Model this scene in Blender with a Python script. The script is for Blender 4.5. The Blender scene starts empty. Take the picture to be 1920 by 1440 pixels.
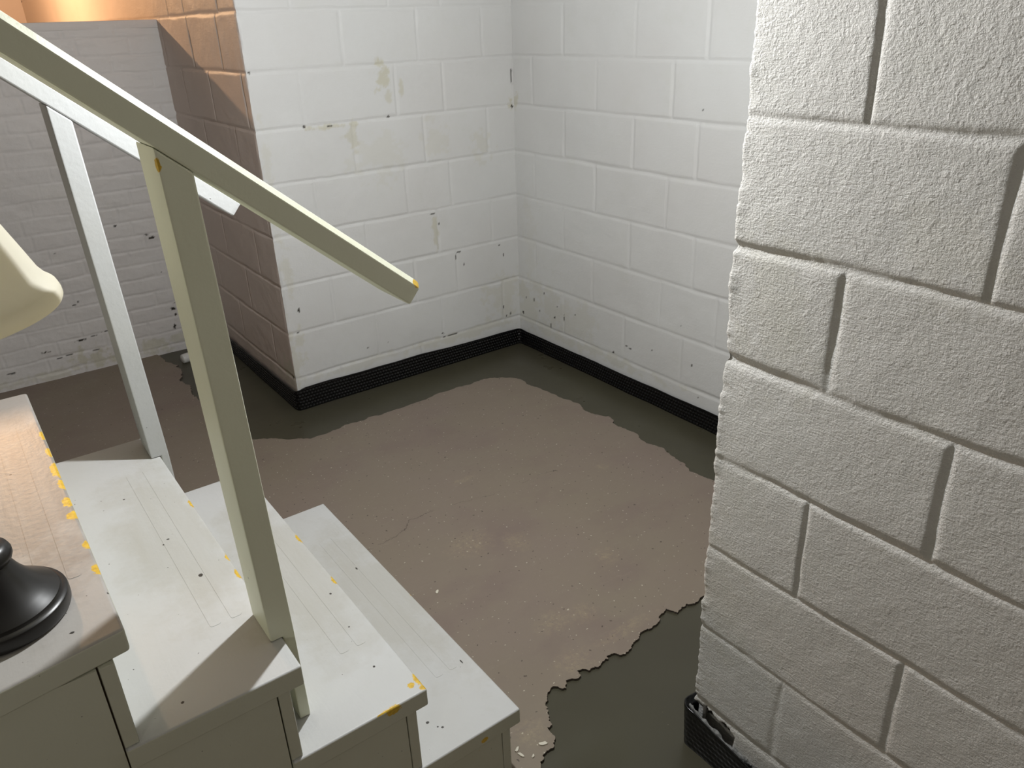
import bpy, bmesh, math, random
import numpy as np
from mathutils import Vector, Matrix
from mathutils.geometry import tessellate_polygon

S = bpy.context.scene
C = S.collection

# ------------------------------------------------------------------ camera
cam_d = bpy.data.cameras.new('camera')
cam = bpy.data.objects.new('camera', cam_d); C.objects.link(cam)
cam_d.sensor_width = 36.0
cam_d.sensor_fit = 'HORIZONTAL'
cam_d.lens = 36.0 * 1467.7 / 1920.0
cam_d.clip_start = 0.02
R_ = Vector((0.80354122, -0.59438402, -0.03208047))
U_ = Vector((0.27476216, 0.32255992, 0.90579294))
F_ = Vector((0.52804097, 0.73665646, -0.42250443))
m = Matrix((R_, U_, -F_)).transposed().to_4x4()
m.translation = Vector((-2.2332, -3.0234, 1.5040))
cam.matrix_world = m
S.camera = cam

# ------------------------------------------------------------------ light
w = bpy.data.worlds.new('world'); S.world = w
w.use_nodes = True
w.node_tree.nodes['Background'].inputs[0].default_value = (1.0, 0.93, 0.84, 1)
w.node_tree.nodes['Background'].inputs[1].default_value = 0.004

def lamp(name, loc, power, col, rad):
    d = bpy.data.lights.new(name, 'POINT')
    d.energy = power; d.color = col; d.shadow_soft_size = rad
    o = bpy.data.objects.new(name, d); o.location = loc; C.objects.link(o)
    return o
lamp('alcove_ceiling_bulb', (-1.48, -1.58, 1.80), 69, (0.965, 0.99, 1.0), 0.020)
lamp('crawlspace_bulb', (-2.3, 2.9, 2.19), 148, (1.0, 0.61, 0.33), 0.025)
lamp('basement_bulb', (-3.45, -3.5, 1.20), 17, (1.0, 0.97, 0.88), 0.06)

vs = S.view_settings
S.display_settings.display_device = 'sRGB'
vs.view_transform = 'Standard'
vs.look = 'None'
vs.exposure = 0.0
vs.gamma = 1.0
vs.use_curve_mapping = False

# ------------------------------------------------------------------ numbers
LA, H0, CRS = 1.2038, 0.1367, 0.2032          # length of the back wall, first joint, block course
XE, YE = -1.186, -2.208                       # corner of the near block wall
YD, ZD = 1.07, 1.55                           # brick knee wall
YN, YF = -2.0425, -1.0505                     # near and far ends of the treads
RISE = 0.19127
NOSE = [-1.5383, -1.7480, -1.9651, -2.1858, -2.400, -2.612, -2.824]
CEIL = 2.46

# ------------------------------------------------------------------ node helpers
class NT:
    def __init__(s, name):
        s.m = bpy.data.materials.new(name); s.m.use_nodes = True
        s.t = s.m.node_tree; s.n = s.t.nodes; s.l = s.t.links
        s.b = s.n['Principled BSDF']
        s.pos = s.n.new('ShaderNodeNewGeometry').outputs['Position']
    def set(s, inp, v):
        if hasattr(v, 'is_output') or isinstance(v, bpy.types.NodeSocket): s.l.new(v, inp)
        else:
            if isinstance(v, (tuple, list)) and len(v) == 3 and inp.type == 'RGBA': v = (*v, 1)
            inp.default_value = v
    def noise(s, scale, detail=3, rough=.55, vec=None, dist=0.0, color=False):
        n = s.n.new('ShaderNodeTexNoise')
        n.inputs['Scale'].default_value = scale; n.inputs['Detail'].default_value = detail
        n.inputs['Roughness'].default_value = rough; n.inputs['Distortion'].default_value = dist
        s.l.new(vec or s.pos, n.inputs['Vector'])
        return n.outputs['Color' if color else 'Fac']
    def scale(s, v, vec=None):
        n = s.n.new('ShaderNodeMapping'); n.inputs['Scale'].default_value = v
        s.l.new(vec or s.pos, n.inputs['Vector']); return n.outputs[0]
    def math(s, op, a, b=0.0, c=None, clamp=False):
        n = s.n.new('ShaderNodeMath'); n.operation = op; n.use_clamp = clamp
        s.set(n.inputs[0], a); s.set(n.inputs[1], b)
        if c is not None: s.set(n.inputs[2], c)
        return n.outputs[0]
    def vmath(s, op, a, b=None):
        n = s.n.new('ShaderNodeVectorMath'); n.operation = op
        s.set(n.inputs[0], a)
        if b is not None: s.set(n.inputs[1], b)
        return n.outputs['Value' if op in ('LENGTH', 'DOT_PRODUCT', 'DISTANCE') else 'Vector']
    def ramp(s, v, a, b, lo=0.0, hi=1.0):
        n = s.n.new('ShaderNodeMapRange'); n.clamp = True
        n.inputs['From Min'].default_value = a; n.inputs['From Max'].default_value = b
        n.inputs['To Min'].default_value = lo; n.inputs['To Max'].default_value = hi
        s.set(n.inputs['Value'], v); return n.outputs[0]
    def mix(s, f, a, b):
        n = s.n.new('ShaderNodeMix'); n.data_type = 'RGBA'
        s.set(n.inputs[0], f); s.set(n.inputs[6], a); s.set(n.inputs[7], b)
        return n.outputs[2]
    def attr(s, name):
        n = s.n.new('ShaderNodeAttribute'); n.attribute_name = name; return n.outputs['Fac']
    def bump(s, h, strength, dist, normal=None):
        n = s.n.new('ShaderNodeBump'); n.inputs['Strength'].default_value = strength
        n.inputs['Distance'].default_value = dist; s.l.new(h, n.inputs['Height'])
        if normal is not None: s.l.new(normal, n.inputs['Normal'])
        return n.outputs[0]
    def xyz(s):
        n = s.n.new('ShaderNodeSeparateXYZ'); s.l.new(s.pos, n.inputs[0]); return n.outputs
    def spot(s, c, r, wob, edge=.35):
        d = s.vmath('SUBTRACT', s.pos, tuple(c))
        d = s.vmath('DIVIDE', d, tuple(r))
        l = s.vmath('LENGTH', d)
        l = s.math('MULTIPLY_ADD', wob, 1.6, l)
        return s.ramp(l, 1.8 - edge, 1.8, 1, 0)
    def spots(s, lst, wob, edge=.35):
        out = None
        for c, r in lst:
            k = s.spot(c, r, wob, edge)
            out = k if out is None else s.math('MAXIMUM', out, k)
        return out
    def done(s, color, rough, normal=None, spec=.4):
        s.set(s.b.inputs['Base Color'], color); s.set(s.b.inputs['Roughness'], rough)
        s.b.inputs['Specular IOR Level'].default_value = spec
        if normal is not None: s.l.new(normal, s.b.inputs['Normal'])
        return s.m

YEL = (0.88, 0.60, 0.06)
WHITE = (0.68, 0.683, 0.675)

def mat_block(name, coarse, base=WHITE):
    t = NT(name)
    patch = t.noise(1.7, 2)
    col = t.mix(t.ramp(patch, .35, .7), base, tuple(c * f for c, f in zip(base, (0.955, 0.94, 0.935))))
    mot = t.noise(9, 4, .6)
    col = t.mix(t.ramp(mot, .55, .8, 0, .22), col, tuple(c * f for c, f in zip(base, (0.86, 0.87, 0.78))))
    col = t.mix(t.attr('stain'), col, (0.56, 0.535, 0.42))
    col = t.mix(t.attr('pit'), col, (0.035, 0.03, 0.022))
    if coarse:
        f1 = t.noise(240, 4, .7)
        f2 = t.noise(300, 3, .6, t.scale((.25, .25, 1.0)))
        h = t.math('ADD', f1, t.math('MULTIPLY', f2, .6))
        nb = t.bump(h, .8, .0040)
        nb = t.bump(t.ramp(t.noise(95, 2, .5), .52, .75), .35, .0022, nb)
        nb = t.bump(t.noise(48, 3), .2, .006, nb)
    else:
        f1 = t.noise(120, 3, .6); f2 = t.noise(160, 3, .6, t.scale((.15, .15, 1.0)))
        h = t.math('ADD', f1, t.math('MULTIPLY', f2, .7))
        nb = t.bump(h, .25, .0025)
    return t.done(col, .5 if not coarse else .55, nb, .3)

def mat_paint(name, base, rough=.42, yellow=(), grime=(), dark=(), gcol=(.44, .425, .38)):
    t = NT(name)
    col = t.mix(t.ramp(t.noise(5, 3), .4, .75, 0, .5), base, tuple(c * f for c, f in zip(base, (.93, .92, .88))))
    wob = t.math('SUBTRACT', t.noise(70, 4, .7), .5)
    wob = t.math('ADD', wob, .5)
    if grime:
        gw = t.noise(9, 4, .7)
        g = t.spots(grime, gw, .5)
        streak = t.noise(26, 4, .7, t.scale((1, .12, 1)))
        col = t.mix(t.math('MULTIPLY', g, t.ramp(streak, .2, .8, .35, .85)), col, gcol)
    specks = t.noise(130, 1, .4)
    col = t.mix(t.ramp(specks, .80, .84), col, (.06, .05, .04))
    if dark:
        col = t.mix(t.spots([(c, tuple(q * .6 for q in r)) for c, r in dark], wob, .3), col, (.05, .045, .04))
    if yellow:
        y = t.spots([(c, tuple(q * .8 for q in r)) for c, r in yellow], t.noise(110, 5, .75), .15)
        col = t.mix(y, col, t.mix(t.noise(160, 2), YEL, (.40, .22, .03)))
    h = t.math('ADD', t.noise(90, 3), t.noise(60, 3, .6, t.scale((1, .1, 1))))
    nb = t.bump(h, .18, .0025)
    return t.done(col, rough, nb, .35)

def mat_simple(name, col, rough, bscale=None, bstr=.2, bdist=.002, spec=.4, var=.12):
    t = NT(name)
    c = t.mix(t.ramp(t.noise(14, 3), .3, .75, 0, 1), col, tuple(x * (1 - var) for x in col))
    nb = t.bump(t.noise(bscale, 3), bstr, bdist) if bscale else None
    return t.done(c, rough, nb, spec)

def mat_floor():
    t = NT('brown_floor_paint')
    base = (.238, .188, .155)
    col = t.mix(t.ramp(t.noise(1.6, 3), .3, .7), base, (.238, .199, .148))
    col = t.mix(t.ramp(t.noise(3.1, 4, .6, t.scale((1, 1.4, 1))), .5, .75, 0, .7), col, (.205, .152, .134))
    # long light scuffs and pale worn haze
    sc = t.noise(34, 4, .75, t.scale((.35, 1, 1)))
    col = t.mix(t.ramp(sc, .58, .78, 0, .35), col, (.30, .255, .20))
    wob = t.noise(38, 5, .75)
    pale = [((-.877, -1.592, 0), (.045, .05, .2)), ((-1.182, -1.718, 0), (.075, .05, .2)), ((-1.171, -1.278, 0), (.10, .08, .2)),
            ((-1.238, -1.862, 0), (.07, .05, .2)), ((-.974, -.948, 0), (.07, .02, .2)), ((-1.10, -1.74, 0), (.05, .05, .2)),
            ((-1.05, -1.36, 0), (.05, .07, .2)), ((-.53, -1.195, 0), (.03, .03, .2)), ((-1.05, -1.86, 0), (.14, .025, .2)), ((-1.46, -1.97, 0), (.05, .05, .2))]
    gritty = t.noise(55, 5, .8)
    pm = t.math('MULTIPLY', t.spots(pale, wob, .7), t.ramp(gritty, .42, .68))
    col = t.mix(t.math('MULTIPLY', pm, .36), col, (.46, .37, .22))
    spk = t.noise(110, 1, .4)
    col = t.mix(t.ramp(spk, .735, .76, 0, .8), col, (.55, .50, .40))
    spk2 = t.noise(85, 1, .4, t.scale((1, 1, 1), t.vmath('ADD', t.pos, (3.3, 7.1, 0))))
    col = t.mix(t.ramp(spk2, .735, .76, 0, .75), col, (.05, .035, .03))
    # hairline crack wandering across the slab
    pts = [(-.673, -1.106), (-.732, -1.096), (-.791, -1.099), (-.948, -1.092), (-1.141, -1.04), (-1.256, -1.048), (-1.297, -1.08), (-1.418, -1.096), (-1.62, -1.12)]
    nz = t.vmath('SUBTRACT', t.noise(22, 4, .7, color=True), (.5, .5, .5))
    p = t.vmath('ADD', t.pos, t.vmath('MULTIPLY', nz, (.03, .05, 0)))
    best = None
    for (ax, ay), (bx, by) in zip(pts, pts[1:]):
        dx, dy = bx - ax, by - ay; L = math.hypot(dx, dy)
        rel = t.vmath('SUBTRACT', p, (ax, ay, 0))
        al = t.vmath('DOT_PRODUCT', rel, (dx / L, dy / L, 0))
        pe = t.math('ABSOLUTE', t.vmath('DOT_PRODUCT', rel, (-dy / L, dx / L, 0)))
        over = t.math('MAXIMUM', t.math('MULTIPLY', al, -1), t.math('SUBTRACT', al, L))
        d = t.math('MAXIMUM', pe, over)
        best = d if best is None else t.math('MINIMUM', best, d)
    cr = t.math('MULTIPLY', t.ramp(best, .0004, .0022, 1, 0), t.ramp(t.noise(7, 3), .42, .58))
    col = t.mix(t.math('MULTIPLY', cr, .75), col, (.05, .032, .028))
    h = t.math('ADD', t.noise(7, 4, .6), t.math('MULTIPLY', t.noise(60, 4, .7), .15))
    nb = t.bump(h, .25, .01)
    rg = t.ramp(t.noise(4, 3), .3, .7, .40, .58)
    return t.done(col, rg, nb, .35)

def mat_wet():
    t = NT('wet_fresh_concrete')
    n = t.noise(2.2, 3, .5)
    col = t.mix(t.ramp(n, .3, .75), (.072, .067, .043), (.058, .052, .036))
    sw = t.noise(10, 3, .6, t.scale((1, .5, 1)))
    col = t.mix(t.ramp(sw, .5, .85, 0, .3), col, (.070, .066, .043))
    spk = t.noise(120, 1, .4)
    col = t.mix(t.ramp(spk, .82, .84, 0, .7), col, (.4, .38, .32))
    nb = t.bump(t.math('ADD', t.noise(5, 3), t.math('MULTIPLY', t.noise(45, 3), .12)), .10, .008)
    return t.done(col, t.ramp(t.noise(6, 3), .3, .7, .26, .40), nb, .35)

M = {}
WN = []
M['block'] = mat_block('painted_block_white', False)
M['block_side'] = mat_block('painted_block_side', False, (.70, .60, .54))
M['block_near'] = mat_block('painted_block_coarse', True, (.68, .67, .645))
M['brick'] = mat_block('painted_brick_white', False, (.73, .71, .695))
M['floor'] = mat_floor()
M['wet'] = mat_wet()
M['room'] = mat_simple('plain_basement_paint', (.18, .165, .14), .6, 60, .1)
M['ceiling'] = mat_simple('ceiling_paint', (.13, .115, .09), .7, 40, .1)
M['slab_edge'] = mat_simple('broken_slab_edge', (.11, .09, .075), .8, 90, .6, .004)
M['black'] = mat_simple('black_dimpled_plastic', (.0035, .0035, .004), .17, None, spec=.45)
M['scraped'] = mat_simple('scraped_plaster', (.26, .26, .25), .8, 110, .8, .004, var=.5)
M['gap'] = mat_simple('dark_hollow', (.012, .011, .009), .9)
M['lampblack'] = mat_simple('dark_bronze_metal', (.010, .009, .0085), .33, None, spec=.5)
M['shade'] = mat_simple('cream_shade', (.88, .84, .71), .55, 130, .12, .001)
_t = M['shade'].node_tree
_tr = _t.nodes.new('ShaderNodeBsdfTranslucent'); _tr.inputs[0].default_value = (.95, .89, .70, 1)
_mx = _t.nodes.new('ShaderNodeMixShader'); _mx.inputs[0].default_value = .5
_o = [q for q in _t.nodes if q.type == 'OUTPUT_MATERIAL'][0]
_t.links.new(_t.nodes['Principled BSDF'].outputs[0], _mx.inputs[1]); _t.links.new(_tr.outputs[0], _mx.inputs[2])
_t.links.new(_mx.outputs[0], _o.inputs['Surface'])
M['pvc'] = mat_simple('white_pvc', (.72, .71, .68), .4)
M['chip'] = mat_simple('pale_paint_chip', (.70, .66, .55), .7)
M['dirtpile'] = mat_simple('bare_ground', (.20, .14, .09), .95, 30, .8, .02)

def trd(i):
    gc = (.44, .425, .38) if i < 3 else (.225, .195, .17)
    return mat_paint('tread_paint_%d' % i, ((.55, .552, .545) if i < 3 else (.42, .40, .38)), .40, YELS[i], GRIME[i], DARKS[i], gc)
z1, z2, z3, z4 = [RISE * k for k in (1, 2, 3, 4)]
YELS = [
  [((-1.531, -1.581, z1), (.012, .014, .012)), ((-1.63, -2.043, .165), (.012, .008, .008)), ((-1.644, -2.043, .137), (.012, .008, .006)), ((-1.541, -2.04, .176), (.008, .008, .010))],
  [((-1.748, -1.443, z2), (.010, .028, .012)), ((-1.747, -1.643, z2), (.011, .024, .012)), ((-1.748, -2.010, z2), (.013, .022, .012)), ((-1.767, -2.016, z2), (.009, .009, .01)),
   ((-1.750, -2.034, z2), (.012, .010, .010)), ((-1.819, -2.0425, z2 - .007), (.019, .012, .012)), ((-1.835, -2.0425, z2 - .002), (.022, .007, .005))],
  [((-1.965, -1.443, z3), (.008, .025, .012)), ((-1.966, -1.745, z3), (.008, .022, .012)), ((-1.964, -1.68, z3), (.008, .02, .012))],
  [((-2.186, -1.31, z4), (.010, .035, .012)), ((-2.188, -1.483, z4), (.014, .045, .012)), ((-2.190, -1.622, z4), (.013, .025, .012)), ((-2.191, -1.674, z4), (.014, .020, .012)),
   ((-2.187, -1.781, z4), (.012, .016, .012)), ((-2.186, -1.859, z4), (.013, .022, .012)), ((-2.188, -1.55, z4), (.010, .03, .012)), ((-2.188, -1.40, z4), (.009, .03, .012))]]
GRIME = [[((x + .005 - .07, -1.53, z), (.13, .42, .2))] for x, z in zip(NOSE[:4], (z1, z2, z3, z4))]
DARKS = [
  [((-1.711, -1.953, z1), (.006, .006, .006)), ((-1.693, -1.982, z1), (.006, .006, .006)), ((-1.700, -1.975, z1), (.004, .004, .004)), ((-1.563, -1.853, z1), (.003, .012, .004)), ((-1.60, -1.40, z1), (.004, .010, .004))],
  [((-1.776, -1.68, z2), (.005, .006, .005)), ((-1.79, -1.80, z2), (.004, .004, .004)), ((-1.80, -1.93, z2), (.004, .005, .004))],
  [((-2.025, -1.704, z3), (.007, .009, .006)), ((-2.043, -1.547, z3), (.007, .006, .006)), ((-2.055, -1.56, z3), (.004, .005, .004)), ((-2.08, -1.33, z3), (.005, .005, .005)), ((-2.14, -2.0, z3), (.005, .006, .005))],
  [((-2.187, -1.93, z4), (.004, .006, .004)), ((-2.245, -1.99, z4), (.006, .005, .004)), ((-2.26, -1.45, z4), (.005, .004, .004))]]
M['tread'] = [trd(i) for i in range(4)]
M['wood'] = mat_paint('stair_cream_side_shade', (.59, .59, .485), .42, YELS[0][1:3] + YELS[1][5:6])
M['post'] = mat_paint('handrail_paint', (.78, .79, .63), .40, [((-2.001, -1.964, 1.355), (.007, .012, .012)), ((-1.652, -1.955, 1.124), (.012, .012, .010))])
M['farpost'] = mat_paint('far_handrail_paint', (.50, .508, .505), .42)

WN += M['tread'] + [M['wood'], M['post'], M['farpost']]
# ------------------------------------------------------------------ mesh helpers
def link(name, me, mat=None, parent=None):
    o = bpy.data.objects.new(name, me); C.objects.link(o)
    if mat is not None and not me.materials: me.materials.append(mat)
    if parent is not None:
        o.parent = parent
    return o

def child(name, me, mat, parent, origin):
    """mesh in place coordinates, carried by a thing whose base sits at origin"""
    me.transform(Matrix.Translation(-Vector(origin)))
    o = bpy.data.objects.new(name, me); C.objects.link(o)
    if not me.materials: me.materials.append(mat)
    o.parent = parent
    if mat in WN: 
        wm = o.modifiers.new('wn', 'WEIGHTED_NORMAL'); wm.keep_sharp = True; wm.weight = 80
    return o

def thing(name, loc, label, cat, group=None):
    o = bpy.data.objects.new(name, None); C.objects.link(o)
    o.empty_display_size = .05
    o.location = loc; o['label'] = label; o['category'] = cat
    if group: o['group'] = group
    return o

def tag(o, label, cat, group=None, kind=None):
    o['label'] = label; o['category'] = cat
    if group: o['group'] = group
    if kind: o['kind'] = kind
    return o

def struct(o, label=None, cat=None):
    o['kind'] = 'structure'
    if label: o['label'] = label
    if cat: o['category'] = cat
    return o

def smooth(me, ang=40):
    me.shade_smooth()
    try: me.set_sharp_from_angle(angle=math.radians(ang))
    except Exception: pass

def box_me(x0, x1, y0, y1, z0, z1, bev=.003, seg=2, warp=None):
    bm = bmesh.new()
    bmesh.ops.create_cube(bm, size=1)
    for v in bm.verts:
        v.co = Vector(((x0 + x1) / 2 + v.co.x * (x1 - x0), (y0 + y1) / 2 + v.co.y * (y1 - y0), (z0 + z1) / 2 + v.co.z * (z1 - z0)))
    if bev:
        bmesh.ops.bevel(bm, geom=bm.edges[:], offset=bev, segments=seg, profile=.5, affect='EDGES')
    if warp:
        for v in bm.verts: v.co = Vector(warp(v.co))
    me = bpy.data.meshes.new('m'); bm.to_mesh(me); bm.free()
    smooth(me)
    return me

def poly_me(pts, axis, a, b, bev=.0025, seg=2):
    """outline in the plane normal to axis ('x','y','z'), carried from a to b"""
    bm = bmesh.new()
    def mk(p, c):
        return {'y': (p[0], c, p[1]), 'x': (c, p[0], p[1]), 'z': (p[0], p[1], c)}[axis]
    lo = [bm.verts.new(mk(p, a)) for p in pts]; hi = [bm.verts.new(mk(p, b)) for p in pts]
    n = len(pts)
    bm.faces.new(lo); bm.faces.new(hi[::-1])
    for i in range(n): bm.faces.new((lo[i], hi[i], hi[(i + 1) % n], lo[(i + 1) % n]))
    bmesh.ops.recalc_face_normals(bm, faces=bm.faces[:])
    if bev: bmesh.ops.bevel(bm, geom=bm.edges[:], offset=bev, segments=seg, profile=.5, affect='EDGES')
    me = bpy.data.meshes.new('m'); bm.to_mesh(me); bm.free()
    smooth(me)
    return me

def lathe_me(profile, cx, cy, seg=96, warp=None):
    vs, fs = [], []
    n = len(profile)
    for i in range(seg):
        a = 2 * math.pi * i / seg
        for r, z in profile: vs.append((cx + r * math.cos(a), cy + r * math.sin(a), z))
    for i in range(seg):
        j = (i + 1) % seg
        for k in range(n - 1): fs.append((i * n + k, j * n + k, j * n + k + 1, i * n + k + 1))
    me = bpy.data.meshes.new('m'); me.from_pydata(vs, [], fs)
    bm = bmesh.new(); bm.from_mesh(me)
    bmesh.ops.remove_doubles(bm, verts=bm.verts[:], dist=1e-5)
    bmesh.ops.recalc_face_normals(bm, faces=bm.faces[:])
    bm.to_mesh(me); bm.free(); smooth(me, 35)
    return me

rng = np.random.default_rng(7)
TBL = rng.random((256, 256))
def vnoise(x, y):
    xi = np.floor(x).astype(int); yi = np.floor(y).astype(int)
    fx = x - xi; fy = y - yi
    fx = fx * fx * (3 - 2 * fx); fy = fy * fy * (3 - 2 * fy)
    a = TBL[xi & 255, yi & 255]; b = TBL[(xi + 1) & 255, yi & 255]
    c = TBL[xi & 255, (yi + 1) & 255]; d = TBL[(xi + 1) & 255, (yi + 1) & 255]
    return (a * (1 - fx) + b * fx) * (1 - fy) + (c * (1 - fx) + d * fx) * fy - .5
def fbm(x, y, f, n=4, g=.55):
    o = 0; a = 1.
    for _ in range(n):
        o = o + a * vnoise(x * f, y * f); f *= 2.03; a *= g; x = x + 17.3; y = y + 5.9
    return o

def grid_me(P, attrs=None):
    """P: (n, m, 3) array of points"""
    n, mm, _ = P.shape
    me = bpy.data.meshes.new('m')
    idx = np.arange(n * mm).reshape(n, mm)
    q = np.stack([idx[:-1, :-1], idx[1:, :-1], idx[1:, 1:], idx[:-1, 1:]], -1).reshape(-1, 4)
    me.vertices.add(n * mm); me.vertices.foreach_set('co', P.reshape(-1).astype(np.float32))
    me.loops.add(q.size); me.loops.foreach_set('vertex_index', q.reshape(-1).astype(np.int32))
    me.polygons.add(len(q)); me.polygons.foreach_set('loop_start', np.arange(0, q.size, 4, dtype=np.int32))
    try: me.polygons.foreach_set('loop_total', np.full(len(q), 4, dtype=np.int32))
    except Exception: pass
    me.update(calc_edges=True)
    for k, v in (attrs or {}).items():
        a = me.attributes.new(k, 'FLOAT', 'POINT')
        a.data.foreach_set('value', v.reshape(-1).astype(np.float32))
    me.shade_smooth()
    return me

def arange2(a, b, d):
    n = max(2, int(round(abs(b - a) / d)) + 1)
    return np.linspace(a, b, n)

def wall_grid(s, z, place, normal, rows, depth, jw, rough_amp, spots=(), stains=(), jitter=.0018, seed=0., zj=None, corner=None, pw=4):
    """s, z: 1-D samples. place(s)->(x,y); normal(s)->(nx,ny). rows: {row: [s of upright joints]} between joints zj[row], zj[row+1]."""
    Sg, Zg = np.meshgrid(s, z, indexing='ij')
    wob = jitter * 2 * fbm(Sg + seed, Zg, 7, 3)
    wob2 = jitter * 2 * fbm(Sg + seed + 31, Zg, 9, 3)
    wmod = 1 + .8 * fbm(Sg + seed + 5, Zg + 9, 5, 2)
    dep = 1 + 1.1 * fbm(Sg + seed + 50, Zg + 3, 3, 3)
    G = np.zeros_like(Sg)
    for k, zk in zj.items():
        d = np.abs(Zg - zk + wob)
        G = np.maximum(G, np.exp(-(d / (jw * wmod)) ** pw) * np.clip(dep, .45, 1.5))
    for k, us in rows.items():
        lo, hi = zj[k], zj[k + 1]
        inrow = (Zg > lo - .001) & (Zg < hi + .001)
        for u in us:
            d = np.abs(Sg - u + wob2)
            G = np.maximum(G, np.where(inrow, np.exp(-(d / (jw * .85 * wmod)) ** pw) * np.clip(dep, .35, 1.4), 0))
    D = -depth * G + rough_amp * fbm(Sg + seed, Zg, 14, 5, .6) + rough_amp * 1.5 * fbm(Sg + seed + 8, Zg + 4, 3.1, 3)
    if corner is not None: D = corner(Sg, Zg, D, G)
    xy = np.array([place(a) for a in s]); nn = np.array([normal(a) for a in s])
    P = np.zeros(Sg.shape + (3,))
    P[..., 0] = xy[:, None, 0] + nn[:, None, 0] * D
    P[..., 1] = xy[:, None, 1] + nn[:, None, 1] * D
    P[..., 2] = Zg
    nz = fbm(Sg + 3, Zg + seed, 30, 4, .65); nzf = fbm(Sg + 13, Zg + seed, 75, 3, .65)
    st = np.zeros_like(Sg); pt = np.zeros_like(Sg)
    for (a, b, ra, rb, k) in stains:
        l = np.sqrt(((Sg - a) / ra) ** 2 + ((Zg - b) / rb) ** 2) + nz * 1.4
        st = np.maximum(st, k * np.clip((1.05 - l) / .5, 0, 1))
    for (a, b, ra, rb) in spots:
        l = np.sqrt(((Sg - a) / ra) ** 2 + ((Zg - b) / rb) ** 2) * 1.35 + nzf * 1.1
        pt = np.maximum(pt, np.clip((1.05 - l) / .3, 0, 1))
    return grid_me(P, {'stain': st, 'pit': pt})

ZJ = {k: H0 + k * CRS for k in range(-1, 13)}

# ------------------------------------------------------------------ large structure
# back wall (faces the camera side, plane y = 0), s = x from the outer corner to the inner corner
rowsA = {6: [-.813, -.479, -.160], 5: [-1.005, -.597, -.369], 4: [-.807, -.478, -.151], 3: [-1.0, -.586, -.363], 2: [-.80, -.445, -.151],
         1: [-.986, -.581, -.357], 0: [-.799, -.457, -.10], 7: [-1.0, -.6, -.36], 8: [-.81, -.48, -.16], 9: [-1.0, -.6, -.36], 10: [-.81, -.48, -.16], -1: [-.99, -.58]}
def cornA(Sg, Zg, D, G):
    e = np.clip((Sg + LA) / .010, 0, 1)
    rag = .004 * fbm(Zg * 1.0, Zg * 0 + 2., 40, 4, .7)
    return np.where(e < 1, (D + rag) * e - (1 - e) * (.003 + .003 * fbm(Zg, Zg * 0 + 4, 22, 4, .7) + .0025 * G), D)
def nrmA(a):
    k = min(1, max(0, (a + LA) / .012)); v = Vector((-(1 - k), -1)); v.normalize(); return v.x, v.y
stA = [(-.655, 1.305, .036, .055, .75), (-.635, 1.24, .018, .03, .5), (-.572, 1.27, .010, .028, .6), (-.811, 1.09, .020, .055, .55), (-.86, 1.143, .12, .010, .7),
       (-.455, .66, .014, .08, .6), (-.188, .99, .055, .06, .28), (-.011, 1.148, .018, .03, 1.0), (-.428, 1.05, .07, .07, .22), (-.70, 1.0, .12, .09, .2),
       (-1.159, .31, .022, .075, .4), (-1.165, .62, .02, .10, .35), (-1.18, .95, .018, .2, .25), (-.10, .25, .10, .12, .3), (-.30, .12, .35, .02, .35), (-.85, .12, .3, .02, .25), (-1.19, .2, .012, .2, .4)]
ptA = [(-1.009, 1.152, .008, .006), (-.91, 1.146, .018, .003), (-.64, 1.157, .01, .004), (-.361, .505, .006, .020), (-.345, .53, .018, .004), (-.319, .468, .004, .010), (-.116, .521, .010, .004), (-.09, .47, .004, .012),
       (-1.141, .434, .006, .011), (-.011, 1.14, .006, .012), (-.010, 1.27, .004, .035), (-.012, 1.33, .008, .003), (-.100, .20, .005, .012), (-.085, .155, .004, .012), (-.06, .16, .004, .010), (-.46, .155, .014, .004),
       (-.853, .19, .010, .004), (-.75, .19, .006, .004), (-.41, .137, .06, .002), (-.65, 1.318, .003, .003), (-1.16, H0 + CRS, .006, .004), (-1.19, H0 + 6.0 * CRS, .006, .004), (-.44, .68, .003, .006), (-.47, .73, .02, .003)]
sA = arange2(-LA, 0.004, .0052); zA = arange2(-.03, CEIL, .0052)
wa = link('wall_back', wall_grid(sA, zA, lambda a: (a, 0.0), nrmA, rowsA, .0032, .0058, .0014, ptA, stA, seed=2., zj=ZJ, corner=cornA), M['block'])
struct(wa, 'white painted concrete block wall behind the handrail end', 'wall')

# right wall of the alcove (plane x = 0), s = -y
rowsB = {6: [.347, .764, 1.107], 5: [.136, .553, .96], 4: [.355, .768, 1.09], 3: [.145, .551, .957], 2: [.349, .766, 1.108], 1: [.139, .545, .952, 1.235], 0: [.35, .75, 1.076]}
for k in list(rowsB): rowsB[k] = rowsB[k] + [rowsB[k][-1] + .4064 * j for j in (1, 2) if rowsB[k][-1] + .4064 * j < 2.2]
for k in (7, 9): rowsB[k] = rowsB[5]
for k in (8, 10): rowsB[k] = rowsB[6]
ptB = [(.163, .205, .006, .010), (.278, .20, .007, .007), (.35, .215, .004, .035), (.427, .256, .004, .006), (.766, .205, .006, .008), (.92, .232, .006, .009), (1.136, .235, .006, .006), (.687, .15, .012, .005),
       (1.182, .112, .008, .007), (1.105, 1.194, .004, .007), (.841, .824, .004, .004), (.12, .25, .004, .012), (.20, .30, .004, .01), (.30, .26, .004, .006), (.79, .2, .012, .004), (.06, .25, .004, .015), (.03, .16, .006, .01), (1.07, .38, .006, .012), (.25, .15, .005, .012)]
stB = [(.08, .22, .12, .12, .32), (.25, .24, .14, .11, .26), (.45, .22, .14, .11, .22), (.5, .11, .5, .025, .3), (.01, 1.16, .02, .04, .6), (.10, .5, .05, .3, .12)]
sB = arange2(-.004, 2.208, .0062); zB = arange2(-.03, CEIL, .0056)
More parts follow.
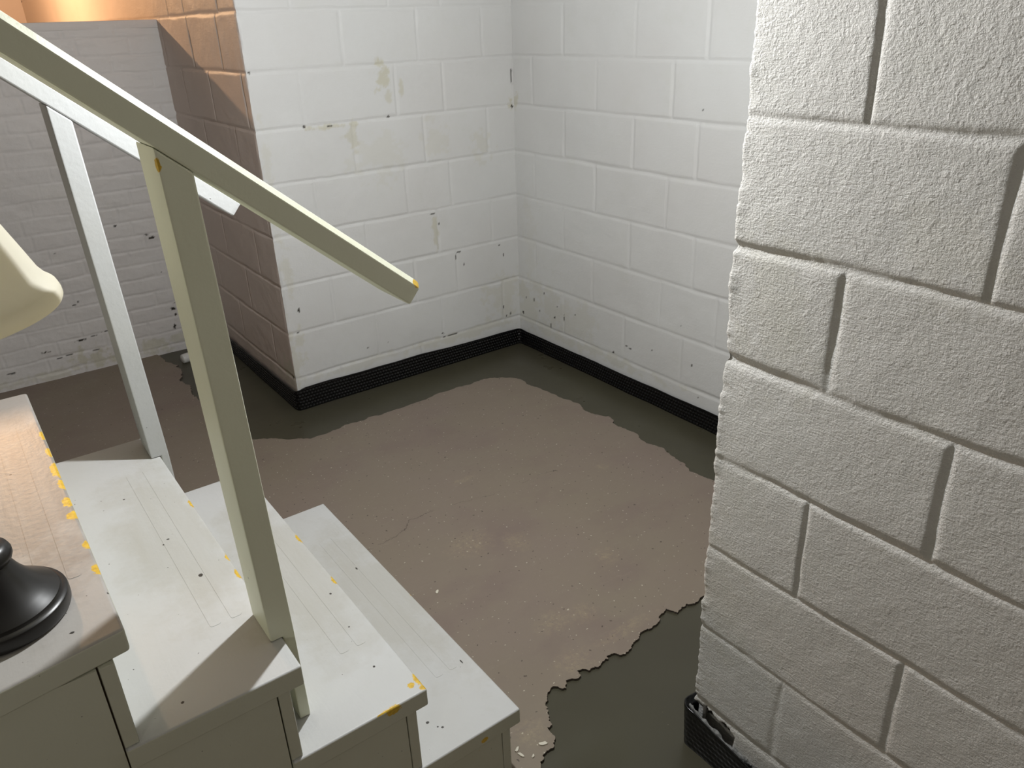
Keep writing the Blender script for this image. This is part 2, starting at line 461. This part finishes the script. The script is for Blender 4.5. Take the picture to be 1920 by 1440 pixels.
wb = link('wall_right', wall_grid(sB, zB, lambda a: (0.0, -a), lambda a: (-1, 0), rowsB, .0034, .0060, .0014, ptB, stB, seed=40., zj=ZJ), M['block'])
struct(wb, 'white painted concrete block wall at the right of the alcove', 'wall')

# return wall (plane x = -LA), s = y, dim and grazed by the lamps
rowsC = {7: [.19, .62, .86], 6: [.24, .61, 1.02], 5: [.05, .45, .82], 4: [.23, .64, 1.04], 3: [.02, .42, .83], 2: [.22, .64, 1.05], 1: [.01, .42, .84], 0: [.205, .61, 1.0], 8: [.05, .45, .86]}
for k in rowsC: rowsC[k] = rowsC[k] + [rowsC[k][-1] + .4064 * j for j in range(1, 12)]
def cornC(Sg, Zg, D, G):
    e = np.clip(Sg / .010, 0, 1)
    rag = .004 * fbm(Zg * 1.0, Zg * 0 + 2., 40, 4, .7)
    return np.where(e < 1, (D + rag) * e - (1 - e) * (.003 + .003 * fbm(Zg, Zg * 0 + 4, 22, 4, .7) + .0025 * G), D)
def nrmC(a):
    k = min(1, max(0, a / .012)); v = Vector((-1, -(1 - k))); v.normalize(); return v.x, v.y
sC = np.concatenate([arange2(0, 1.12, .0055), arange2(1.13, 5.2, .03)])
wc = link('wall_side', wall_grid(sC, arange2(-.03, CEIL, .0056), lambda a: (-LA, a), nrmC, rowsC, .0036, .0060, .0016, [(.03, .14, .012, .01)], [(.05, .15, .08, .05, .6), (.1, .1, .3, .03, .4)], seed=77., zj=ZJ, corner=cornC), M['block_side'])
struct(wc, 'block wall in shadow between the brick knee wall and the corner', 'wall')

# near block wall on the right: face x = XE running toward the camera, end face y = YE
rowsE = {0: [.2032], 1: [.4064], 2: [.2032], 3: [.4064], 4: [.2032], 5: [.4064], 6: [.2032], 7: [.4064], 8: [.2032], 9: [.4064], 10: [.2032], -1: [.4064]}
for k in rowsE: rowsE[k] = [rowsE[k][0] + .4064 * j for j in range(0, 7)] + [-.2032, -.6096]
RC = .006
def placeE(a):
    if a >= RC: return (XE, YE - a)
    if a <= -RC: return (XE - a, YE)
    t_ = (RC - a) / (2 * RC) * math.pi / 2
    return (XE + RC - RC * math.cos(t_), YE - RC + RC * math.sin(t_))
def nrmE(a):
    if a >= RC: return (-1, 0)
    if a <= -RC: return (0, 1)
    t_ = (RC - a) / (2 * RC) * math.pi / 2
    return (-math.cos(t_), math.sin(t_))
def cornE(Sg, Zg, D, G):
    e = np.exp(-(Sg / .014) ** 2)
    hole = np.clip((.115 - Sg + .02 * fbm(Sg, Zg + 3, 30, 3)) / .02, 0, 1) * np.clip((H0 - .006 + .012 * fbm(Sg + 2, Zg, 26, 4, .7) - .10 * np.clip(Sg, 0, 1) - Zg) / .006, 0, 1) * (Sg > -.02)
    D = D - .024 * hole
    return D + e * (1 - hole) * (.0040 * fbm(Zg, Zg * 0 + 6, 26, 5, .75) - .0010 * G)
sE = np.concatenate([arange2(-1.186, -.06, .03), arange2(-.05, .95, .0034), arange2(.98, 2.9, .03)])
zE = arange2(-.03, 1.75, .0034); zE = np.concatenate([zE, arange2(1.78, CEIL, .03)])
we = link('wall_front', wall_grid(sE, zE, placeE, nrmE, rowsE, .0047, .0068, .0014, [(.03, .105, .03, .02), (.075, .10, .03, .02), (.11, .10, .014, .014)], [(.1, 1.05, .09, .13, .14), (.05, .45, .06, .2, .12), (.35, 1.2, .1, .06, .12)], jitter=.0022, seed=130., zj=ZJ, corner=cornE, pw=2), M['block_near'])
struct(we, 'coarse painted block wall end close at the right of the frame', 'wall')

# brick knee wall (plane y = YD), s = x, with its ledge; crawlspace open above it
ZBR = {k: .035 + k * .0725 for k in range(-1, 21)}; ZBR[21] = ZD
rowsD = {}
rr = random.Random(5)
for k in range(-1, 21):
    u = -5.0 + (0.105 if k % 2 else 0) + rr.uniform(-.02, .02); L = []
    while u < -LA:
        L.append(u); u += .212 + rr.uniform(-.018, .018)
    rowsD[k] = L
ptD = [(-1.431, .591, .022, .008), (-1.407, .222, .014, .010), (-1.401, .186, .010, .014), (-1.419, .126, .009, .014), (-1.40, .25, .02, .004), (-1.582, .675, .009, .005), (-1.857, .593, .005, .005), (-1.819, .352, .006, .005), (-1.451, .611, .02, .003), (-1.622, .602, .005, .004), (-1.423, .417, .004, .004),
       (-1.73, .18, .03, .005), (-1.85, .165, .03, .004), (-1.79, .17, .02, .004), (-2.0, .145, .03, .004), (-1.92, .105, .02, .004), (-1.96, .10, .015, .003), (-2.17, .08, .02, .006), (-1.80, .10, .02, .003), (-1.84, .34, .01, .003)]
stD = [(-1.81, .05, .10, .06, .7), (-1.52, .04, .12, .045, .6), (-1.666, .03, .12, .03, .5), (-1.97, .03, .12, .025, .45), (-1.42, .05, .1, .03, .5), (-2.15, .03, .12, .02, .4)]
sD = np.concatenate([arange2(-5.0, -2.5, .02), arange2(-2.49, -LA + .02, .005)])
def cornD(Sg, Zg, D, G):
    return D + .004 * fbm(Sg, Zg, 2.3, 3) + .0030 * fbm(Sg, Zg * 2.2, 9, 4, .6)
wd = link('wall_left', wall_grid(sD, arange2(-.03, ZD, .0048), lambda a: (a, YD), lambda a: (0, -1), rowsD, .0030, .0050, .0022, ptD, stD, jitter=.0035, seed=200., zj=ZBR, corner=cornD), M['brick'])
struct(wd, 'white painted brick knee wall with a ledge below the orange light', 'wall')
struct(link('trim_1', box_me(-5.0, -LA + .004, YD - .001, YD + .21, ZD - .03, ZD + .004, .003), M['brick']), 'ledge on top of the brick knee wall', 'ledge')

def plane_me(pts):
    me = bpy.data.meshes.new('m'); me.from_pydata(pts, [], [tuple(range(len(pts)))]); return me
struct(link('wall_crawlspace', box_me(-5.0, -LA, 5.2, 5.3, 1.2, CEIL, 0), M['block_side']), 'far wall of the crawlspace behind the ledge', 'wall')
struct(link('floor_crawlspace', box_me(-5.0, -LA, YD + .21, 5.2, 1.30, 1.42, 0), M['dirtpile']), 'bare ground of the crawlspace behind the ledge', 'floor')
struct(link('ceiling', box_me(-5.1, .1, -5.1, 5.3, CEIL, CEIL + .08, 0), M['ceiling']), 'painted basement ceiling', 'ceiling')
struct(link('wall_rear', box_me(-5.0, XE, -5.1, -5.0, -.03, CEIL, 0), M['room']), 'basement wall behind the camera', 'wall')
struct(link('wall_far_left', box_me(-5.1, -5.0, -5.1, 5.3, -.03, CEIL, 0), M['room']), 'basement wall beyond the stairs at left', 'wall')

# floor: wet fresh concrete in the trench along the walls, painted slab with a broken edge over it
struct(link('floor_trench', box_me(-2.4, .02, -5.0, 1.09, -.06, -.007, 0), M['wet']), 'wet dark concrete strip along the walls', 'floor')
P1 = [(-1.535, 1.075), (-1.521, .96), (-1.486, .859), (-1.494, .755), (-1.527, .637), (-1.515, .542), (-1.535, .454), (-1.515, .352), (-1.51, .22), (-1.498, .084), (-1.467, -.147), (-1.43, -.166), (-1.334, -.252), (-1.261, -.29), (-1.142, -.282), (-1.10, -.275), (-.87, -.288), (-.603, -.27), (-.518, -.276), (-.424, -.272), (-.325, -.334), (-.292, -.393), (-.292, -.491), (-.273, -.623), (-.253, -.743), (-.277, -.815), (-.242, -.951), (-.269, -1.007), (-.257, -1.11), (-.279, -1.175), (-.263, -1.258), (-.279, -1.372), (-.307, -1.422), (-.291, -1.5), (-.30, -1.68), (-.36, -1.80), (-.48, -1.88), (-.64, -1.90)]
P2 = [(-.809, -1.905), (-.861, -1.898), (-.907, -1.872), (-.953, -1.893), (-.985, -1.899), (-1.03, -1.894), (-1.078, -1.912), (-1.127, -1.922), (-1.155, -1.902), (-1.187, -1.912), (-1.228, -1.909), (-1.278, -1.904), (-1.333, -1.894), (-1.364, -1.91), (-1.383, -1.933), (-1.40, -1.962), (-1.422, -1.988), (-1.422, -2.011), (-1.439, -2.031), (-1.48, -2.044), (-1.499, -2.061), (-1.52, -2.2), (-1.50, -2.5), (-1.53, -3.0), (-1.5, -4.0), (-1.5, -5.0)]
fr = random.Random(3)
def frac(p, q, amp, n):
    if n == 0: return [p]
    dx, dy = q[0] - p[0], q[1] - p[1]; L = math.hypot(dx, dy)
    k = fr.gauss(0, amp) * min(L, .06)
    mid = ((p[0] + q[0]) / 2 - dy / max(L, 1e-6) * k, (p[1] + q[1]) / 2 + dx / max(L, 1e-6) * k)
    return frac(p, mid, amp, n - 1) + frac(mid, q, amp, n - 1)
loop = []
for a, b in zip(P1, P1[1:] + P2[:1]): loop += frac(a, b, .10, 4)
for a, b in zip(P2, P2[1:]): loop += frac(a, b, .20, 4)
loop += [(-1.5, -5.0), (-5.0, -5.0), (-5.0, 1.075)]
tri = tessellate_polygon([[Vector((x, y, 0)) for x, y in loop]])
n = len(loop)
fv = [(x, y, 0) for x, y in loop] + [(x + .0015, y + .001, -.014) for x, y in loop]
fme = bpy.data.meshes.new('floor')
fme.from_pydata(fv, [], [tuple(t_) for t_ in tri] + [(i, (i + 1) % n, n + (i + 1) % n, n + i) for i in range(n)])
fme.materials.append(M['floor']); fme.materials.append(M['slab_edge'])
bm = bmesh.new(); bm.from_mesh(fme)
bm.faces.ensure_lookup_table()
for i, f in enumerate(bm.faces):
    if i >= len(tri): f.material_index = 1
    elif f.normal.z < 0: f.normal_flip()
bm.to_mesh(fme); bm.free()
struct(link('floor', fme), 'brown painted concrete floor with a broken edge', 'floor')

# ------------------------------------------------------------------ dimpled drainage membrane
def membrane(name, path, top, out0, label, res=.0032, lean=0.0, edgewob=.004, seed=0., dimple=.0042):
    """path: list of (x, y) plan points; the sheet stands just clear of the wall, dimples toward the room"""
    pts = [Vector(p) for p in path]
    # round the corners
    rp = [pts[0]]
    for a, b, c in zip(pts, pts[1:], pts[2:]):
        r = .022
        p0 = b + (a - b).normalized() * r; p1 = b + (c - b).normalized() * r
        for i in range(9):
            t_ = i / 8; rp.append((1 - t_) ** 2 * p0 + 2 * t_ * (1 - t_) * b + t_ * t_ * p1)
    rp.append(pts[-1])
    cum = [0]
    for a, b in zip(rp, rp[1:]): cum.append(cum[-1] + (b - a).length)
    cum = np.array(cum); X = np.array([p.x for p in rp]); Y = np.array([p.y for p in rp])
    s = arange2(0, cum[-1], res)
    x = np.interp(s, cum, X); y = np.interp(s, cum, Y)
    e = .006
    dx = np.interp(s + e, cum, X) - np.interp(s - e, cum, X); dy = np.interp(s + e, cum, Y) - np.interp(s - e, cum, Y)
    L = np.hypot(dx, dy) + 1e-9; nx, ny = dy / L, -dx / L          # to the right of the travel direction = into the room
    v = np.linspace(0, 1, 34)
    Sg, Vg = np.meshgrid(s, v, indexing='ij')
    H = np.array([top(a) for a in s]) + edgewob * fbm(s + seed, s * 0 + 1, 6, 3)
    Z = -.012 + Vg * (H[:, None] + .012)
    pit = .0145
    row = np.round(Z / pit); du = (Sg + (row % 2) * pit / 2) / pit; du = (du - np.round(du)) * pit
    dz = Z - row * pit
    rd = np.hypot(du, dz)
    bump = dimple * np.clip(1 - (rd / .0056) ** 4, 0, 1) * (Vg < .93) * (Vg > .05)
    D = bump + .004 * fbm(Sg + seed, Vg * .1, 5, 3) + lean * (Vg - .2)
    P = np.zeros(Sg.shape + (3,))
    P[..., 0] = x[:, None] + nx[:, None] * D; P[..., 1] = y[:, None] + ny[:, None] * D; P[..., 2] = Z
    # thickness: a back sheet joined over the top edge
    back = P[:, ::-1].copy(); back[..., 0] -= nx[:, None] * .0035; back[..., 1] -= ny[:, None] * .0035
    edge = P[:, -1:].copy(); edge[..., 0] -= nx[:, None] * .0017; edge[..., 1] -= ny[:, None] * .0017; edge[..., 2] += .0010
    me = grid_me(np.concatenate([P, edge, back[:, ::6]], 1))
    return tag(link(name, me, M['black']), label, 'membrane')
OFF = .013
membrane('drainage_membrane', [(-LA - OFF, YD - .03), (-LA - OFF, -OFF), (-OFF, -OFF), (-OFF, -2.17)],
         lambda a: np.interp(a, [0, 1.05, 1.09, 1.65, 2.20, 2.3, 3.5, 4.4], [.066, .085, .094, .088, .074, .068, .076, .08]), OFF,
         'long black dimpled drainage sheet along the foot of the white corner walls', seed=3.)

# near wall: folded black sheet wrapped round the wall end, its top edge torn away
membrane('drainage_membrane', [(-.10, YE + .016), (XE - .015, YE + .016), (XE - .018, YE - 1.6)][::1],
         lambda a: np.interp(a, [0, 1.0, 1.08, 1.13, 1.18, 1.28, 1.36, 2.8], [.10, .10, .112, .110, .100, .088, .080, .07]), OFF,
         'short glossy black sheet folded round the foot of the near right wall', seed=9., lean=.006, dimple=.0006)

# grey scraped mortar standing in the gap between the folded sheet and the broken wall foot
mp = [(XE - .004, YE + .004, .112), (XE - .007, YE - .02, .106), (XE - .008, YE - .05, .098), (XE - .008, YE - .085, .090), (XE - .007, YE - .12, .083), (XE - .004, YE - .15, .080), (XE - .0, YE - .165, .079)]
ks = np.linspace(0, len(mp) - 1, 90)
mpa = np.array(mp)
cx_ = np.stack([np.interp(ks, np.arange(len(mp)), mpa[:, q]) for q in range(3)], 1)
ang = np.linspace(0, 2 * np.pi, 15)
Kg, Ag = np.meshgrid(ks, ang[:-1].tolist() + [2 * np.pi], indexing='ij')
rad = .0058 * np.sin(np.clip((Kg + .15) / (len(mp) - .7), 0, 1) * np.pi) ** .35 * (1 + .9 * fbm(Kg * .3, np.cos(Ag) * .15 + 2, 9, 3))
Pm = np.zeros(Kg.shape + (3,))
Pm[..., 0] = cx_[:, None, 0] + rad * np.cos(Ag) * .8
Pm[..., 1] = cx_[:, None, 1]
Pm[..., 2] = cx_[:, None, 2] + rad * np.sin(Ag) * 1.9 - .006
tag(link('mortar_strip', grid_me(Pm), M['scraped']), 'ragged grey strip of scraped mortar inside the black folded sheet', 'mortar')

# ------------------------------------------------------------------ staircase
so = (-1.9, -1.55, 0.0)
stairs = thing('staircase', so, 'white painted wooden stairs with chipped yellow nosings beside the brown floor', 'stairs')
TH = .040
for i, xn in enumerate(NOSE[:6]):
    z = RISE * (i + 1); xb = NOSE[i + 1] - .0442
    y0 = YN
    if i == 3: y0 = -2.026
    def warp(c, xn=xn, i=i, y0=y0):
        x, y, zz = c
        # eased, slightly worn nosing corners
        if i == 3 and y < -1.9: y += (x - xn) * .16 * ((-1.9 - y) / .13)
        return (x, y, zz)
    tm = box_me(xb, xn, y0, YF, z - TH, z, .004 if i != 3 else .005, 3, warp)
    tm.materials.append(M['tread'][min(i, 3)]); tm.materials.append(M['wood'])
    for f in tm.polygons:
        if f.normal.z < .45: f.material_index = 1  # olive shade of the tread sides put into their colour by face normal
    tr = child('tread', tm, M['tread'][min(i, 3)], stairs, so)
    # painted-over anti-slip strips pressed into the tread
    if i < 4:
        offs = {0: (.040, .076), 1: (.034, .070), 2: (.034, .070), 3: (.024, .062, .098)}[i]
        for o_ in offs:
            x1 = xn - o_; x0 = x1 - .019
            pts = []
            for (cx, cy, a0) in ((x1 - .005, -1.232, 0), (x0 + .005, -1.232, 90), (x0 + .005, -1.856, 180), (x1 - .005, -1.856, 270)):
                for q in range(5):
                    a = math.radians(a0 + q * 22.5); pts.append((cx + .005 * math.cos(a), cy + .005 * math.sin(a)))
            child('anti_slip_strip', poly_me(pts, 'z', z - .002, z + .0005, 0), M['tread'][i], tr, so)
    # riser under the tread, its end grain flush with the side panel
    rx = xn - .024
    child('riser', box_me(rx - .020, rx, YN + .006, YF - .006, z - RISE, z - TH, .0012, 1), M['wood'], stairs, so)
# side panels, one on each side, leaving a fine crack beside every riser
def side_panel(y0, y1):
    out = []
    for i, xn in enumerate(NOSE[:6]):
        z = RISE * (i + 1); xr = xn - .0446
        xb = NOSE[i + 1] - .0446
        bot = 0.0
        out.append(poly_me([(xr, bot), (xr - .0022, z - TH - .0005), (xb + .0002, z - TH - .0005), (xb + .0002, bot)], 'y', y0, y1, 0))
    bm = bmesh.new()
    for me in out: bm.from_mesh(me)
    me = bpy.data.meshes.new('m'); bm.to_mesh(me); bm.free()
    return me
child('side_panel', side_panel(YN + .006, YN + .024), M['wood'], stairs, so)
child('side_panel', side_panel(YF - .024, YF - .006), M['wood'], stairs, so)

# ------------------------------------------------------------------ handrails (flat two-by-four on notched posts)
SL = .848
ANG = math.atan(SL)
def rail_me(xa, xb, zb_at, x_ref, y0, y1, th, rtop, bev=(.004, .004)):
    """bar along the pitch between plan positions xa (upper) and xb (lower), rounded upper edges, square lower end"""
    d = Vector((math.cos(ANG), 0, -math.sin(ANG))); nrm = Vector((math.sin(ANG), 0, math.cos(ANG)))
    sec = []
    r0 = .003
    def arc(cy, cn, r, a0, k=5):
        for q in range(k + 1):
            a = math.radians(a0 + 90 * q / k); sec.append((cy + r * math.cos(a), cn + r * math.sin(a)))
    arc(y1 - rtop, th - rtop, rtop, 0)
    sec += [(y0 + bev[0] + .002, th), (y0 + bev[0], th - .0003), (y0 + .0008, th - bev[1] + .0006), (y0, th - bev[1] - .001)]
    arc(y0 + r0, r0, r0, 180, 2); arc(y1 - r0, r0, r0, 270, 2)
    vs, fs = [], []
    La = (xa - xb) / -math.cos(ANG)
    org = Vector((xa, 0, zb_at - SL * (xa - x_ref)))
    st = [(0, 1), (La * .25, 1), (La * .5, 1), (La * .75, 1), (La - .012, 1), (La - .004, .985), (La, .93)]
    n = len(sec)
    cy = (y0 + y1) / 2; cn = th / 2
    for l, k in st:
        for (yy, nn) in sec:
            p = org + d * l + nrm * (cn + (nn - cn) * k); p.y = cy + (yy - cy) * (1 - (1 - k) * .4)
            vs.append(p)
    for i in range(len(st) - 1):
        for j in range(n): fs.append((i * n + j, (i + 1) * n + j, (i + 1) * n + (j + 1) % n, i * n + (j + 1) % n))
    fs.append(tuple(range(n))); fs.append(tuple(range((len(st) - 1) * n, len(st) * n))[::-1])
    me = bpy.data.meshes.new('m'); me.from_pydata(vs, [], fs)
    bm = bmesh.new(); bm.from_mesh(me); bmesh.ops.recalc_face_normals(bm, faces=bm.faces[:]); bm.to_mesh(me); bm.free()
    smooth(me, 22)
    return me
def post_me(y0, y1, xt, xb, zrail, xref, foot_x, zt3, zt2, dx=0, dz=0):
    """xt, xb: (left, right) at the top and at the notch"""
    zt = lambda x: zrail - SL * (x - xref) - .0008
    pts = [(xt[0], zt(xt[0])), (xt[1], zt(xt[1])), (xb[1], zt3), (xb[1] + .001, zt2), (foot_x + .001, zt2), (foot_x, zt3 + .0005), (xb[0], zt3 + .0005)]
    pts = [(a + dx, b + dz) for a, b in pts]
    return poly_me(pts, 'y', y0, y1, .0035, 2)
zr = z3; z_lo = z2
ho = (-1.97, -1.92, z2)
hr = thing('handrail', ho, 'near handrail of chipped off-white wood ending above the lowest steps', 'handrail', None)
child('rail', rail_me(-2.78, -1.668, 1.379, -2.004, -1.9625, -1.8735, .0395, .006, (.010, .0085)), M['post'], hr, ho)
child('post', post_me(-1.9625, -1.8735, (-2.0015, -1.9585), (-1.9855, -1.9440), 1.379, -2.004, -1.9640, z3, z2), M['post'], hr, ho)
child('post', post_me(-1.9625, -1.8735, (-2.0015, -1.9585), (-1.9855, -1.9440), 1.379, -2.004, -1.9640, z3, z2, -.647, .5738 - .025 + .0), M['post'], hr, ho)
fo = (-1.98, -1.13, z2)
fr_ = thing('handrail', fo, 'far handrail of plain white wood along the opposite edge of the stairs', 'handrail', None)
child('rail', rail_me(-2.78, -1.689, 1.435, -2.071, -1.183, -1.094, .037, .004), M['farpost'], fr_, fo)
child('post', post_me(-1.183, -1.090, (-2.009, -1.969), (-1.986, -1.9455), 1.435, -2.071, -1.9640, z3, z2), M['farpost'], fr_, fo)

# ------------------------------------------------------------------ table lamp standing on the fourth step
lx, ly, lz = -2.318, -1.896, z4 + .0005
lo = (lx, ly, lz)
tl = thing('table_lamp', lo, 'black table lamp with cream bell shade standing on the upper step', 'lamp')
prof = [(0, 0), (.084, 0), (.087, .002), (.0885, .006), (.0885, .019), (.0875, .0225), (.085, .0245), (.081, .0255), (.0795, .0275), (.079, .030), (.074, .034), (.066, .040), (.056, .049), (.047, .060), (.040, .072), (.035, .083), (.032, .090), (.0, .090)]
child('base', lathe_me([(r, z + lz) for r, z in prof], lx, ly), M['lampblack'], tl, lo)
prof = [(0, .088), (.030, .089), (.036, .093), (.039, .100), (.039, .106), (.036, .113), (.030, .117), (.018, .121), (.013, .128), (.011, .15), (.013, .19), (.019, .22), (.021, .25), (.017, .285), (.011, .31), (.010, .36), (.014, .37), (.014, .42), (0, .42)]
child('stem', lathe_me([(r, z + lz) for r, z in prof], lx, ly, 64), M['lampblack'], tl, lo)
zs = 1.206
prof = [(.1835, 0), (.185, .003), (.1845, .009), (.182, .016), (.1775, .0195), (.1745, .022), (.166, .034), (.155, .060), (.141, .092), (.126, .128), (.111, .168), (.100, .20), (.095, .225), (.093, .235)]
prof = [(.170, -.001), (.176, -.003)] + prof                     # rolled-in rim
shp = child('lamp_shade', lathe_me([(r, z + zs) for r, z in prof], lx, ly), M['shade'], tl, lo)
prof = [(.016, .36), (.019, .362), (.019, .40), (.0, .40)]
child('socket', lathe_me([(r, z + lz) for r, z in [(0, .36)] + prof], lx, ly, 32), M['lampblack'], tl, lo)
# thin ring and three spokes carrying the shade
bm = bmesh.new()
for k in range(3):
    a = 2 * math.pi * k / 3 + .4
    mtx = Matrix.Translation((lx, ly, 0)) @ Matrix.Rotation(a, 4, 'Z') @ Matrix.Translation((.0475, 0, zs + .19)) @ Matrix.Rotation(math.pi / 2, 4, 'Y')
    bmesh.ops.create_cone(bm, cap_ends=True, segments=8, radius1=.0016, radius2=.0016, depth=.105, matrix=mtx)
bmesh.ops.create_cone(bm, cap_ends=True, segments=10, radius1=.004, radius2=.004, depth=zs + .19 - lz - .40 + .02, matrix=Matrix.Translation((lx, ly, (zs + .19 + lz + .40) / 2)))
me = bpy.data.meshes.new('m'); bm.to_mesh(me); bm.free()
child('shade_holder', me, M['lampblack'], tl, lo)

# ------------------------------------------------------------------ small things
# white plastic pipe end lying in the wet corner behind the near post
bm = bmesh.new()
prof = [(0, -.055), (.016, -.055), (.022, -.051), (.024, -.044), (.024, -.012), (.0225, -.010), (.0225, -.007), (.024, -.005), (.024, .05), (.020, .05), (.020, -.04), (0, -.04)]
me = lathe_me(prof, 0, 0, 40)
me.transform(Matrix.Translation((-1.405, .895, .0135)) @ Matrix.Rotation(math.radians(12), 4, 'Z') @ Matrix.Rotation(math.pi / 2, 4, 'Y'))
tag(link('pipe_cap', me, M['pvc']), 'small white plastic pipe end on the wet floor behind the near post', 'pipe')

cr = random.Random(11)
for (x, y, sz, lab) in [(-1.457, -2.013, .012, 'largest pale paint chip on the brown floor beside the wet patch'), (-1.513, -1.989, .009, 'pale paint chip next to the lowest step corner'),
                   (-1.515, -2.006, .010, 'yellowish paint chip below the lowest step corner'), (-1.495, -2.025, .006, 'small pale paint chip nearest the wet patch edge'),
                   (-1.371, -1.411, .010, 'lone oval pale paint chip on the floor beside the lowest step')]:
    bm = bmesh.new()
    k = 9; top = []; low = []
    a0 = cr.uniform(0, 6)
    for i in range(k):
        a = 2 * math.pi * i / k; r = sz * (.6 + .45 * cr.random()); 
        px = r * math.cos(a) * 1.0; py = r * .45 * math.sin(a)
        ca, sa = math.cos(a0), math.sin(a0)
        top.append(bm.verts.new((x + px * ca - py * sa, y + px * sa + py * ca, .0022 + cr.random() * .0012)))
        low.append(bm.verts.new((x + px * ca - py * sa, y + px * sa + py * ca, .0002)))
    bm.faces.new(top); bm.faces.new(low[::-1])
    for i in range(k): bm.faces.new((top[i], low[i], low[(i + 1) % k], top[(i + 1) % k]))
    bmesh.ops.recalc_face_normals(bm, faces=bm.faces[:])
    me = bpy.data.meshes.new('m'); bm.to_mesh(me); bm.free()
    tag(link('paint_chip', me, M['chip']), lab, 'chip', 'paint chips by the lowest step')
